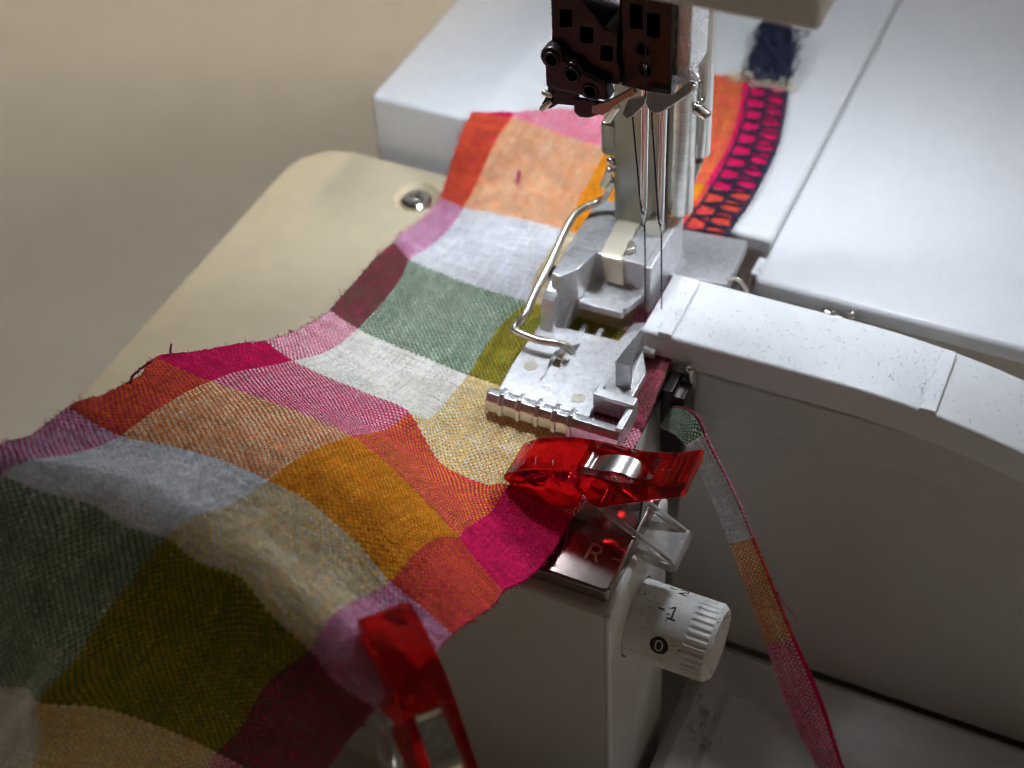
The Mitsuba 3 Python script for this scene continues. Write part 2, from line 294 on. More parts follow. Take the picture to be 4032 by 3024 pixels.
add(f'{M}__width_dial__pointer', text('|', .7, .1, (15.62, cy - 2.6, -10.6), (0, 1, 0), (0, 0, 1)), 'black_ink')

# ------------------------------------------------------------------ presser foot
F = f'{M}__presser_foot'
toe = Polygon([(-10.0, -12.2), (-10.4, -7), (-10.2, 2.2), (-6.9, 3.0), (.5, 3.4), (4.4, 3.6), (6.8, -1), (6.8, -7.5), (2.9, -7.4), (2.9, -12.2)]).buffer(-.3).buffer(.3)
toem = ext(toe, 1.7, 3.0, .22)
slot = ext([(-6.2, -1.6), (-3.4, .9), (-3.5, -7.7), (-5.7, -7.6)], 2.05, 4)
step = ext([(-10.6, -6.6), (-5.6, -6.6), (-5.8, .2), (-10.6, .2)], 2.78, 4)
add(f'{F}__toe_plate', toem - slot - step, 'cast_metal')
add(f'{F}__toe_plate__lever', hull(rbox((-5.7, -3.6, 2.0), (-4.5, -1.3, 2.3), .1), rbox((-5.5, -3.0, 2.2), (-4.6, -1.6, 2.95), .15)), 'nickel')
for x, y in ((-8.0, -5.3), (.3, -8.6)):
    add(f'{F}__toe_plate__rivet', cyl((x, y, 2.7), (x, y, 3.06 if y < -6 else 2.86), 1.0, .93, n=40), 'nickel')
bar = yz(ext(Polygon([(-13.9, 1.5), (-13.5, 1.15), (-11.5, 1.3), (-11.2, 3.1), (-12.0, 3.9), (-13.0, 3.95), (-13.7, 3.2)]), -10.8, 8.0, .25))
add(f'{F}__toe_bar', bar, 'bar_metal')
for x in (-8.5, -6.0, -3.4, -1.0, 1.2):
    add(f'{F}__toe_bar__rib', yz(ext(Polygon([(-14.2, 1.5), (-13.4, 1.2), (-11.2, 2.0), (-10.9, 3.2), (-11.7, 4.4), (-13.1, 4.5), (-14.1, 3.4)]), x - .36, x + .36, .17)), 'bar_metal')
add(f'{F}__toe_bar__rib', yz(ext(Polygon([(-13.95, 1.5), (-13.4, 1.2), (-11.2, 2.0), (-11.1, 3.2), (-11.9, 3.98), (-13.05, 4.03), (-13.78, 3.25)]), 3.75, 4.0, .05)), 'bar_metal')
add(f'{F}__corner_guide', m3.Manifold.batch_boolean([rbox((2.5, -9.0, 1.8), (8.2, -7.4, 5.0), .22), rbox((7.2, -12.9, 1.3), (8.2, -7.6, 4.4), .22), rbox((2.5, -9.0, 1.8), (3.4, -6.6, 5.0), .22)], m3.OpType.Add), 'cast_metal')
add(f'{F}__edge_guide', ext([(3.85, -4.7), (6.1, -4.6), (4.5, 4.0), (3.9, 4.0)], 1.9, 7.6, .16).trim_by_plane([0, -.22, -1], -6.1) - rbox((3, -5, 1), (7, -3.4, 3.1), .2), 'bar_metal')
add(f'{F}__runner', ext([(.6, 3.2), (1.4, 8.2), (4.0, 9.2), (6.2, 6), (6.2, 3.2)], 1.4, 2.3, .2) + cyl((2.8, 6.2, 2.2), (2.8, 6.2, 2.45), 1.3, n=32), 'cast_metal')
for x in (-4.6, -2.2):
    add(f'{F}__toe_pin', rbox((x - .4, 3.0, .9), (x + .4, 5.4, 2.4), .2), 'cast_metal')
# hinge block with its long left cheek
prof = Polygon([(22, 10), (11, 10), (3.6, 8.4), (2.5, 7.6), (1.9, 6), (1.3, 2.9), (1.3, 1.8), (22, 1.8)])
cheek = yz(ext(prof, -9.8, -7.8, .35))
wedge = ext([(-9, 4.2), (-7.6, 4.0), (-6.0, 6.3), (-5.3, 11.6), (-9, 11.8)], 2.6, 11, .25).trim_by_plane([0, -.235, -1], -(9.95 + .235 * 11))
add(f'{F}__hinge_block', cheek + wedge + rbox((-9.4, 11.3, 5.4), (2.2, 22.6, 10), .35) + rbox((1.5, 10.6, 2.2), (2.9, 23, 10.35), .4).trim_by_plane([0, .35, -1], -7.2), 'cast_metal')
add(f'{F}__cheek_step', hull(rbox((-7.9, 2.6, 2.2), (-6.6, 9, 3.2), .2), rbox((-7.9, 6.0, 2.2), (-6.3, 10.8, 6.2), .2)), 'cast_metal')
add(f'{F}__platform', ext(Polygon([(-5.9, 12), (-5.9, 5.8), (.5, 6.0), (.55, 6.9), (1.7, 9.6), (2.7, 12.6), (2.7, 14), (-5.9, 14)]), 4.3, 5.5, .2), 'cast_metal')
add(f'{F}__platform__step', ext(Polygon([(.4, 6.4), (1.0, 6.6), (1.8, 9.4), (2.8, 12.8), (1.4, 12.8)]), 5.0, 6.0, .12), 'cast_metal')
gp = spline([(19.0, 10.55), (14, 10.45), (11.4, 10.38), (10.75, 10.1), (10.6, 9.3), (10.6, 6.1)], 6)
pv = []
for (y, z), w0, w1 in zip(gp, np.linspace(-5.2, -3.9, len(gp)), np.linspace(-2.1, -1.2, len(gp))): pv.append(((w0, y, z), (w1, y, z)))
pv = np.array(pv); nn = np.stack([np.zeros(len(gp)), np.gradient(gp[:, 1]), -np.gradient(gp[:, 0])], 1); nn /= np.linalg.norm(nn, axis=1, keepdims=True)
pcs = [trimesh.convex.convex_hull(np.vstack([pv[i], pv[i + 1], pv[i] - .55 * nn[i], pv[i + 1] - .55 * nn[i + 1]])) for i in range(len(gp) - 1)]
add(f'{F}__spring_plate', m3.Manifold.batch_boolean([man(p) for p in pcs], m3.OpType.Add), 'satin_gold', smooth=50)
add(f'{F}__spring_plate__hook', hull(ball((-1.5, 14.2, 10.6), .5), ball((-.9, 13.4, 10.5), .38), ball((-1.4, 12.8, 10.5), .4)), 'nickel', smooth=50)
add(f'{F}__rear_plate', ext(Polygon([(1.4, 17.0), (11.1, 18.3), (10.7, 28.3), (1.4, 27.3)]), 1.4, 4.0, .25), 'cast_metal')
add(f'{F}__rear_plate__lettering', text('C11', 2.6, .12, (6.2, 24.1, 3.96), (.994, .11, 0), (-.11, .994, 0)), 'cast_metal', label='C11 cast into the grey rear plate of the foot')
wp = spline([(-3.7, -1.3, 3.2), (-4.3, -1.5, 4.2), (-5.3, -1.9, 4.8), (-6.6, -2.1, 4.8), (-8.3, -2.4, 4.9), (-11.4, -2.1, 5.0), (-12.05, -1.6, 5.0), (-11.9, -.8, 5.3), (-11.3, .6, 6.0), (-11.4, 4.5, 7.1), (-11.3, 9, 8.4), (-11.15, 13, 10.0), (-11.0, 15.4, 10.9), (-10.6, 17.0, 11.4), (-9.6, 18.5, 11.7), (-8.5, 19.4, 12.0), (-7.5, 19.7, 13.1), (-6.3, 19.5, 16.5)], 8)
add(f'{F}__wire_guide', tube(wp, .52, 12), 'nickel', smooth=True)
add(f'{F}__pivot_pin', hull(ball((-12.6, 12.4, 3.0), 1.25), ball((-9.5, 12.0, 3.3), 1.25)), 'black_chrome', smooth=True)
add(f'{F}__pivot_pin', hull(ball((-12.3, 10.8, 3.6), .5), ball((-9.5, 10.8, 3.8), .5)), 'chrome', smooth=True)

# shank, presser bar and their small parts
sh = Polygon([(-5.9, 60), (-5.9, 11), (-5.2, 10.1), (-.5, 10.1), (.1, 10.5), (.6, 11.6), (.9, 60)])
add(f'{M}__shank', xz(ext(sh, 18.7, 21.4, .3)) + rbox((-7.9, 18.9, 20.6), (-5.5, 20.2, 26.0), .5), 'shank_metal')
add(f'{M}__shank__lever', hull(ball((-6.4, 18.6, 18.6), .62), ball((-7.2, 18.4, 16.1), .62)), 'nickel', smooth=True)
add(f'{M}__shank__lever', hull(ball((-6.4, 18.9, 20.0), .6), ball((-5.9, 18.9, 19.5), .5)), 'chrome', smooth=True)
add(f'{M}__shank__lever', hull(ball((-6.6, 18.7, 27.0), .7), ball((-5.6, 18.8, 29), .7)), 'nickel', smooth=True)
add(f'{M}__shank__toe', hull(cyl((.2, 17.6, 10.2), (.2, 19.5, 10.2), 1.3), cyl((.2, 17.6, 11.6), (.2, 19.5, 11.6), 1.0)), 'nickel')
add(f'{M}__presser_bar', cyl((2.3, 22.2, 12), (2.3, 22.2, 60), 2.0, n=48), 'brushed', smooth=40)
add(f'{M}__presser_bar', cyl((4.3, 24.4, 20.5), (4.3, 24.4, 60), 1.35, n=40), 'chrome', smooth=40)
fk = m3.Manifold.batch_boolean([hull(ball((.8, 21.6, 11.6), .7), ball((2.1, 21.6, 16.8), .55)), hull(ball((2.1, 21.6, 16.8), .55), ball((1.0, 21.4, 19.0), .6)), rbox((.2, 21, 10.2), (1.2, 22, 12), .2)], m3.OpType.Add)
add(f'{M}__presser_bar__fork', fk, 'nickel', smooth=40)
add(f'{M}__presser_bar__clamp_screw', hull(ball((4.6, 22.0, 29), .8), ball((5.7, 21.8, 28.6), .75)), 'chrome', smooth=True)
add(f'{M}__presser_bar__bracket', rbox((3.0, 22.4, 22.5), (4.6, 26, 33), .6), 'shank_metal')
hx = np.linspace(0, 1, 130); ax0, ax1 = np.array([4.2, 24, 19.4]), np.array([2.6, 24, 13.6])
hel = ax0 + (ax1 - ax0) * hx[:, None] + .62 * (np.cos(hx * 2 * np.pi * 11)[:, None] * np.array([.96, 0, .26]) + np.sin(hx * 2 * np.pi * 11)[:, None] * np.array([0, 1, 0]))
add(f'{M}__presser_bar__spring', tube(hel, .24, 6), 'chrome', smooth=True)

# needle clamp
N = f'{M}__needle_clamp'
A = Polygon([(-8.8, 64), (-8.9, 46.3), (-9.2, 41), (-.3, 41.0), (-.3, 43.3), (-.7, 44.7), (-.6, 48.4), (-2.1, 48.5), (-4.2, 51.0), (-5.2, 52.2), (-6.2, 64)])
sq = [[(-7.7, 49.8), (-6.1, 50.0), (-6.2, 47.7), (-7.8, 47.4)], [(-5.2, 48.1), (-3.5, 48.2), (-3.6, 46.1), (-5.2, 45.8)], [(-2.6, 46.1), (-1.1, 46.3), (-1.1, 44.2), (-2.7, 44.0)]]
am = xz(ext(A, 7.0, 13, .3))
for q in sq: am = am - xz(ext(Polygon(q).buffer(-.15).buffer(.15), 6, 12.2))
holes = [(-8.35, 43.7), (-5.75, 42.2), (-3.4, 40.45)]
lob = unary_union([Point(h).buffer(1.55, 24) for h in holes] + [LineString(holes).buffer(1.15), Polygon([(-9.3, 43), (-9.3, 39.4), (-1.0, 39.4), (-1.6, 42), (-5, 43)])]).buffer(-.4).buffer(.4)
lm = xz(ext(lob, 5.6, 7.8, .4))
for x, z in holes: lm = lm - cyl((x, 5, z), (x, 7.3, z), .72, n=32) - (cyl((x, 5, z), (x, 5.85, z), 1.12, n=40) - cyl((x, 5, z), (x, 5.9, z), .98, n=40))
add(f'{N}__left_block', am, 'black_chrome')
add(f'{N}__left_block__screw_plate', lm, 'black_chrome')
for x, z in holes:
    a = np.linspace(0, 2 * np.pi, 41); add(f'{N}__left_block__set_screw', tube(np.stack([x + .86 * np.cos(a), np.full(41, 5.55), z + .86 * np.sin(a)], 1), .16, 8), 'black_chrome', smooth=True)
for s, x, z in (('CC', -4.2, 49.4), ('RC', -1.7, 47.4)):
    add(f'{N}__left_block__lettering', text(s, 1.25, .10, (x, 7.03, z), (1, 0, 0), (0, 0, 1)), 'black_chrome', label=f'letters {s} stamped on the dark needle clamp')
add(f'{N}__left_block__lettering', text('LC', 1.25, .10, (-7.8, 5.63, 41.0), (1, 0, 0), (0, 0, 1)), 'black_chrome', label='letters LC stamped on the dark needle clamp')
rb = rbox((-.6, 8, 40.2), (5.8, 14, 66), .35)
for q in ([(0.6, 51.7), (2.2, 51.8), (2.2, 48.7), (0.6, 48.4)], [(2.7, 50.9), (4.3, 51.1), (4.3, 47.9), (2.7, 47.8)]): rb = rb - xz(ext(Polygon(q).buffer(-.15).buffer(.15), 7, 11.5))
for x, z in ((2.2, 46.0), (2.6, 43.3)): rb = rb - cyl((x, 7, z), (x, 9.2, z), .75, n=32)
add(f'{N}__right_block', rb, 'black_chrome')
for x, z in ((2.2, 46.0), (2.6, 43.3)):
    a = np.linspace(0, 2 * np.pi, 41); add(f'{N}__right_block__set_screw', tube(np.stack([x + .95 * np.cos(a), np.full(41, 7.98), z + .95 * np.sin(a)], 1), .14, 8), 'black_chrome', smooth=True)
add(f'{N}__ridge', hull(ball((-.2, 9, 60), .8), ball((-.2, 9, 46), .8)), 'black_chrome', smooth=True)
add(f'{N}__guard', rbox((5.7, 9.4, 42.2), (7.6, 15.5, 66), .35) + hull(ball((6.9, 10, 43.4), .7), ball((8.3, 9.6, 42.6), .45), ball((8.0, 9.4, 41.0), .4)), 'cast_metal')
TILT = lambda m: m.translate([0, -7, -41]).rotate([-32, 0, 0]).translate([0, 7, 41])
lip = Polygon([(3.2, 41.1), (3.35, 39.7), (4.0, 38.9), (4.8, 38.75), (5.5, 39.1), (8.4, 41.9), (9.0, 43.3), (8.0, 43.4), (6.4, 41.4)]).buffer(-.25).buffer(.25)
add(f'{N}__thread_guide', TILT(xz(ext(lip, 6.9, 7.5, .15))), 'cast_metal')
add(f'{N}__thread_guide', xz(ext(Polygon([(4.7, 38.45), (5.4, 38.7), (8.4, 41.4), (8.9, 42.7), (8.6, 42.8), (5.3, 39.0)]), 7.7, 8.3, .1)), 'cast_metal')
add(f'{N}__thread_guide', TILT(xz(ext(Polygon([(1.0, 39.7), (.65, 37.9), (1.2, 37.35), (1.9, 37.8), (3.1, 39.4), (3.1, 40.6)]).buffer(-.15).buffer(.15), 7.3, 7.8, .12))), 'cast_metal')
add(f'{N}__thread_guide', xz(ext(Polygon([(-3.0, 38.9), (-3.0, 37.8), (-1.5, 37.85), (.8, 40.4), (2.7, 42.0), (2.3, 42.7), (.7, 41.4), (-.6, 40.3)]).buffer(-.12).buffer(.12), 4.9, 5.4, .12)), 'shank_metal')
add(f'{N}__thread_guide', xz(ext(Polygon([(-5.8, 38.6), (-5.8, 36.5), (-5.1, 36.0), (-4.0, 36.1), (-2.0, 37.3), (-2.2, 38.8)]).buffer(-.3).buffer(.3), 6.0, 6.5, .12)), 'black_chrome')
add(f'{N}__thread_guide', xz(ext(Polygon([(-9.2, 39.6), (-9.5, 37.9), (-10.2, 36.5), (-10.0, 35.9), (-9.0, 36.1), (-8.0, 37.0), (-5.3, 37.4), (-5.3, 39.4)]).buffer(-.2).buffer(.2), 6.2, 6.7, .12)), 'black_chrome')
add(f'{N}__thread_guide', hull(ball((-9.6, 5.9, 38.5), .38), ball((-8.8, 5.9, 38.3), .3)) + hull(ball((-9.9, 5.8, 36.2), .42), ball((-8.9, 5.8, 37.3), .3)), 'nickel', smooth=True)
# needles: round blades with a long groove in front and an eye
for x, tip in ((2.25, 19.2), (4.6, 18.0)):
    b = cyl((x, 9, tip + 2.6), (x, 9, 44), .42, .5, n=24) + cyl((x, 9, tip), (x, 9, tip + 2.7), .06, .42, n=24)
    b = b - rbox((x - .15, 8.3, tip + 3.2), (x + .15, 8.72, 44), .1) - rbox((x - .16, 8, tip + 1.7), (x + .16, 10, tip + 2.9), .12)
    add(f'{M}__needle', b, 'steel', smooth=35)
# knife under the rail
add(f'{M}__upper_knife', rbox((8.9, -.8, -12), (10.4, 3.2, .4), .3) + rbox((8.6, -.5, -12), (12, 4.3, -.6), .3), 'black_chrome')
add(f'{M}__upper_knife__pin', hull(ball((11.3, 3.4, 1.2), .75), ball((11.5, 3.4, -1.6), .75)), 'chrome', smooth=True)
add(f'{M}__upper_knife__wire', tube(spline([(11.2, 17.9, 5.2), (12.2, 17.9, 5.8), (13.4, 17.9, 5.3), (14.4, 17.6, 3.6), (14.8, 17.2, 1.5)], 8), .28, 8), 'nickel', smooth=True)
# head above the needles; unseen right block and rear tower added for shade
add(f'{M}__head_and_shade_blocks', rbox((-34, -10, 64.2), (26.8, 40, 160), .6) + rbox((6, 30, 64.2), (190, 125, 260), .6) + rbox((-22, 118, 2), (190, 175, 190), .6), 'white_plastic')

# ------------------------------------------------------------------ the plaid cloth
GRID = np.array([
    -389, 644, 133, -359, 652, 107, -329, 661, 74, -298, 679, 63, -269, 699, 45, -238, 715, 27, -202, 725, 14, -162, 730, 11, -123, 731, 14, -83, 731, 17, -42, 731, 19, -2, 731, 19, 39, 732, 20, 80, 734, 20,
    -376, 607, 126, -340, 615, 109, -307, 626, 92, -278, 644, 74, -253, 662, 52, -226, 676, 29, -193, 685, 13, -155, 689, 11, -118, 690, 18, -77, 690, 19, -37, 690, 19, 3, 690, 19, 45, 691, 19, 86, 693, 19,
    -364, 569, 118, -325, 578, 109, -287, 588, 99, -261, 608, 84, -239, 624, 59, -215, 636, 34, -183, 645, 16, -146, 649, 12, -107, 650, 17, -68, 650, 19, -28, 650, 19, 13, 650, 19, 54, 651, 19, 95, 653, 19,
    -363, 530, 116, -323, 538, 111, -286, 549, 105, -255, 568, 90, -231, 585, 67, -206, 597, 41, -174, 605, 22, -137, 609, 15, -99, 610, 18, -59, 610, 19, -19, 610, 19, 22, 609, 19, 63, 611, 19, 104, 613, 19,
    -366, 491, 115, -327, 499, 112, -289, 511, 107, -255, 528, 95, -226, 545, 75, -198, 558, 51, -166, 565, 31, -129, 569, 20, -90, 570, 17, -50, 569, 18, -10, 569, 19, 30, 569, 19, 71, 570, 19, 112, 572, 20,
    -370, 451, 115, -330, 459, 111, -291, 471, 107, -255, 488, 98, -224, 505, 81, -193, 518, 59, -161, 526, 38, -124, 528, 24, -85, 528, 19, -45, 528, 17, -4, 527, 19, 37, 527, 19, 77, 529, 19, 118, 531, 20,
    -372, 412, 115, -331, 419, 110, -290, 431, 107, -255, 448, 99, -223, 465, 83, -192, 478, 63, -158, 486, 43, -121, 488, 28, -82, 487, 19, -42, 487, 17, -2, 486, 18, 39, 486, 19, 80, 487, 19, 121, 489, 20,
    -375, 372, 118, -334, 379, 113, -293, 391, 108, -258, 408, 97, -226, 425, 79, -194, 438, 60, -158, 445, 44, -121, 447, 30, -82, 446, 19, -42, 445, 17, -1, 445, 19, 40, 445, 19, 81, 446, 19, 122, 447, 19,
    -382, 334, 113, -340, 340, 107, -294, 352, 103, -263, 370, 86, -233, 388, 65, -198, 399, 51, -161, 406, 42, -122, 406, 29, -83, 405, 20, -42, 405, 18, -1, 404, 19, 40, 404, 19, 81, 405, 19, 121, 406, 18,
    -387, 303, 94, -346, 310, 88, -306, 322, 81, -271, 338, 66, -238, 353, 49, -202, 362, 37, -163, 366, 30, -124, 366, 24, -84, 364, 19, -44, 364, 18, -3, 364, 18, 37, 364, 19, 78, 364, 18, 119, 364, 17,
    -395, 289, 60, -354, 293, 57, -313, 297, 53, -277, 307, 42, -241, 319, 30, -203, 324, 23, -165, 326, 19, -126, 325, 17, -87, 323, 17, -47, 323, 16, -6, 323, 17, 34, 323, 17, 75, 323, 16, 116, 323, 14,
    -400, 274, 26, -360, 272, 26, -320, 269, 26, -281, 273, 21, -243, 280, 16, -204, 284, 12, -165, 286, 10, -127, 285, 10, -88, 283, 11, -48, 283, 11, -8, 283, 11, 33, 283, 11, 74, 282, 11, 115, 282, 11,
    -402, 244, 3, -361, 241, 7, -324, 233, 9, -284, 235, 9, -244, 240, 8, -204, 244, 6, -164, 246, 4, -126, 244, 5, -89, 243, 6, -48, 243, 6, -8, 242, 6, 33, 242, 5, 74, 242, 7, 116, 241, 8,
    -405, 205, 0, -364, 200, 3, -324, 195, 4, -284, 195, 5, -244, 199, 5, -204, 203, 4, -163, 205, 4, -123, 203, 5, -82, 203, 5, -41, 203, 5, 0, 203, 5, 40, 202, 5, 80, 201, 5, 120, 200, 6,
    -405, 167, 12, -364, 161, 11, -324, 155, 10, -283, 155, 9, -243, 159, 6, -203, 163, 4, -162, 165, 4, -122, 162, 5, -81, 162, 5, -40, 162, 5, 1, 162, 5, 42, 162, 5, 83, 160, 5, 123, 158, 5,
    -402, 131, 29, -362, 124, 26, -324, 115, 22, -283, 115, 15, -242, 119, 9, -200, 123, 4, -159, 125, 3, -120, 122, 5, -80, 121, 5, -40, 121, 5, 1, 121, 5, 42, 121, 5, 83, 119, 5, 124, 116, 5,
    -396, 93, 44, -357, 88, 39, -329, 74, 33, -285, 75, 22, -241, 79, 12, -196, 83, 5, -150, 88, 0, -118, 81, 5, -80, 80, 5, -40, 80, 5, 1, 80, 5, 42, 80, 5, 83, 77, 5, 124, 74, 5,
    -398, 52, 51, -360, 45, 43, -322, 36, 34, -282, 35, 23, -241, 38, 13, -200, 43, 6, -159, 45, 3, -120, 40, 5, -81, 39, 5, -40, 39, 5, 1, 39, 5, 42, 39, 5, 83, 36, 5, 124, 32, 6,
    -400, 9, 54, -361, 2, 43, -322, -4, 32, -283, -5, 22, -243, -2, 13, -202, 1, 7, -162, 2, 4, -122, -1, 5, -81, -2, 5, -40, -2, 5, 1, -2, 5, 42, -2, 5, 83, -6, 6, 124, -10, 7,
    -401, -34, 56, -363, -40, 44, -324, -45, 32, -284, -45, 22, -244, -42, 13, -203, -40, 7, -162, -39, 4, -122, -42, 5, -81, -43, 5, -40, -43, 5, 1, -43, 5, 42, -44, 5, 83, -48, 7, 124, -53, 9,
    -401, -76, 61, -363, -81, 47, -326, -86, 37, -285, -85, 26, -245, -82, 16, -203, -80, 8, -161, -80, 3, -121, -83, 5, -81, -84, 5, -40, -84, 5, 1, -84, 5, 42, -85, 5, 83, -90, 8, 123, -96, 12,
    -401, -116, 73, -363, -121, 60, -324, -124, 48, -284, -124, 35, -244, -122, 23, -204, -120, 12, -163, -121, 6, -122, -124, 5, -81, -125, 5, -40, -125, 5, 1, -125, 5, 42, -126, 5, 82, -132, 9, 122, -139, 15,
    -401, -154, 91, -362, -158, 78, -323, -162, 65, -283, -161, 51, -244, -159, 37, -204, -158, 24, -163, -160, 12, -122, -165, 5, -81, -166, 5, -40, -166, 5, 1, -166, 5, 42, -167, 5, 80, -174, 11, 119, -183, 19,
    -400, -190, 112, -362, -194, 98, -324, -198, 85, -285, -196, 71, -245, -193, 58, -205, -192, 44, -164, -195, 27, -124, -205, 8, -82, -207, 4, -41, -207, 4, -2, -207, 6, 38, -208, 6, 73, -216, 12, 109, -226, 22,
    -400, -227, 134, -362, -229, 120, -329, -233, 108, -289, -230, 94, -249, -225, 82, -210, -220, 71, -171, -219, 57, -130, -241, 19, -87, -247, 6, -49, -247, 5, -21, -246, 17, 28, -248, 8, 59, -257, 13, 94, -267, 22,
    -406, -263, 157, -368, -265, 144, -330, -266, 131, -291, -262, 118, -251, -257, 105, -212, -254, 91, -174, -257, 72, -138, -267, 47, -101, -276, 29, -63, -281, 19, -25, -284, 16, 15, -287, 12, 53, -297, 11, 92, -306, 15,
    -414, -301, 179, -374, -302, 167, -334, -300, 155, -293, -295, 141, -253, -290, 128, -214, -288, 112, -176, -290, 94, -140, -295, 75, -105, -305, 56, -68, -313, 40, -30, -320, 27, 8, -326, 18, 48, -336, 14, 87, -345, 11,
    -424, -338, 201, -382, -339, 190, -339, -334, 176, -295, -328, 164, -253, -323, 150, -213, -319, 136, -173, -319, 121, -136, -324, 103, -101, -332, 84, -65, -343, 65, -30, -353, 48, 5, -362, 34, 41, -373, 25, 79, -383, 18,
    -434, -376, 222, -393, -376, 212, -341, -370, 196, -295, -362, 184, -248, -355, 172, -209, -350, 161, -169, -348, 148, -132, -352, 131, -95, -360, 112, -58, -370, 92, -21, -382, 72, 7, -394, 58, 36, -406, 47, 70, -417, 37,
    -426, -414, 238, -384, -412, 227, -341, -406, 216, -297, -398, 204, -255, -389, 193, -213, -384, 183, -172, -381, 171, -133, -382, 156, -95, -388, 139, -59, -397, 121, -24, -408, 103, 9, -422, 86, 42, -436, 72, 76, -449, 57,
    -421, -451, 254, -380, -449, 244, -340, -444, 233, -299, -434, 222, -258, -425, 211, -217, -419, 201, -176, -416, 190, -136, -415, 178, -97, -420, 162, -60, -428, 145, -25, -440, 128, 11, -452, 112, 47, -465, 97, 82, -479, 82,
    -423, -488, 271, -383, -488, 260, -341, -484, 247, -301, -473, 235, -261, -462, 225, -220, -455, 216, -179, -453, 206, -139, -451, 193, -100, -455, 178, -62, -464, 161, -26, -477, 144, 10, -486, 130, 46, -498, 118, 83, -510, 106,
    -431, -525, 287, -390, -527, 274, -343, -525, 257, -304, -511, 246, -265, -500, 236, -224, -493, 228, -182, -491, 217, -143, -488, 203, -105, -493, 186, -66, -502, 168, -28, -517, 151, 6, -524, 140, 40, -534, 132, 77, -544, 125,
    -432, -564, 296, -392, -564, 282, -350, -559, 269, -310, -548, 258, -269, -536, 249, -229, -529, 239, -189, -526, 226, -150, -525, 210, -112, -528, 193, -75, -537, 176, -38, -550, 162, 0, -560, 151, 38, -571, 143, 77, -581, 136,
    -438, -602, 306, -397, -599, 296, -356, -591, 287, -316, -579, 278, -275, -568, 268, -235, -562, 256, -195, -559, 241, -156, -558, 225, -117, -561, 207, -79, -570, 193, -42, -580, 180, -2, -592, 170, 36, -604, 159, 76, -616, 151,
    -447, -639, 319, -407, -632, 314, -366, -621, 308, -325, -610, 298, -284, -599, 286, -244, -595, 270, -204, -590, 256, -164, -590, 240, -122, -591, 226, -83, -601, 211, -43, -612, 196, -6, -625, 184, 33, -636, 174, 70, -647, 163,
    -455, -678, 330, -417, -668, 323, -381, -655, 314, -338, -647, 297, -295, -632, 281, -258, -631, 262, -219, -621, 251, -180, -625, 235, -138, -620, 227, -94, -635, 206, -48, -644, 184, -17, -657, 170, 16, -658, 153, 50, -660, 136,
    -457, -718, 329, -421, -708, 313, -385, -696, 296, -348, -687, 277, -311, -676, 259, -274, -669, 240, -236, -661, 226, -196, -660, 211, -155, -657, 199, -114, -663, 182, -74, -670, 163, -38, -677, 144, -2, -678, 124, 33, -676, 103,
    -457, -757, 314, -423, -745, 294, -389, -735, 273, -355, -726, 252, -322, -718, 232, -289, -708, 215, -255, -698, 199, -215, -694, 182, -173, -689, 169, -132, -688, 151, -93, -690, 132, -57, -692, 111, -20, -691, 90, 15, -689, 69,
    -458, -791, 292, -426, -780, 269, -393, -770, 247, -360, -763, 223, -330, -757, 199, -300, -746, 185, -274, -738, 161, -235, -727, 150, -192, -717, 137, -149, -712, 119, -107, -708, 97, -73, -707, 77, -39, -704, 56, -4, -701, 35,
    -463, -824, 267, -431, -813, 243, -398, -803, 218, -365, -795, 190, -330, -793, 161, -307, -780, 153, -304, -776, 123, -256, -756, 116, -211, -743, 104, -169, -735, 87, -130, -728, 66, -94, -723, 44, -59, -718, 22, -25, -713, 0,
    -473, -856, 242, -441, -845, 217, -410, -834, 192, -380, -827, 164, -350, -821, 137, -320, -810, 118, -294, -800, 93, -259, -782, 80, -222, -768, 68, -184, -757, 52, -147, -749, 33, -112, -742, 10, -78, -735, -13, -44, -728, -35,
    -485, -887, 218, -454, -876, 192, -423, -866, 165, -393, -857, 138, -363, -849, 111, -330, -838, 87, -298, -826, 64, -265, -809, 47, -231, -793, 33, -196, -780, 16, -161, -770, -4, -127, -762, -26, -93, -754, -49, -60, -745, -73,
    -496, -918, 193, -466, -907, 166, -435, -896, 138, -404, -887, 110, -373, -877, 83, -341, -865, 57, -308, -852, 34, -275, -835, 15, -241, -818, -2, -207, -804, -20, -173, -792, -40, -140, -783, -63, -106, -774, -87, -74, -765, -111,
    -507, -949, 167, -476, -938, 139, -445, -927, 111, -415, -916, 82, -384, -905, 54, -352, -892, 28, -320, -877, 4, -286, -860, -17, -253, -843, -36, -219, -828, -55, -185, -815, -77, -152, -804, -100, -119, -795, -125, -86, -785, -149,
    -516, -981, 141, -486, -968, 113, -456, -956, 83, -425, -945, 54, -395, -932, 25, -363, -918, -2, -331, -903, -27, -298, -885, -49, -265, -868, -70, -231, -852, -91, -197, -838, -113, -164, -827, -138, -131, -816, -163, -99, -806, -188,
    -526, -1012, 115, -496, -999, 86, -466, -986, 56, -436, -973, 26, -406, -960, -4, -375, -945, -32, -342, -928, -58, -309, -910, -81, -276, -892, -103, -243, -875, -125, -209, -861, -149, -176, -849, -174, -143, -838, -200, -111, -827, -226], float).reshape(47, 14, 3) / 10   # tenths of a millimetre
gu, gv = np.arange(-8.2, 45.2, 4.1), np.arange(-32.8, 156, 4.1)
SPL = [RectBivariateSpline(gv, gu, GRID[..., k], kx=3, ky=3) for k in range(3)]
def at(u, v): return np.stack([s.ev(v, u) for s in SPL], -1)
def jit(x, seed, a): return a * (meshkit.fbm(np.stack([np.asarray(x) * 1.3, np.zeros_like(x) + seed, np.zeros_like(x)], -1), 3) - .5)
def u_left(v): return -5.0 + jit(v, 1.5, .55) + np.interp(v, [0, 20, 60, 75, 90, 156], [-.2, -.1, 0, -.6, -.4, -.4])
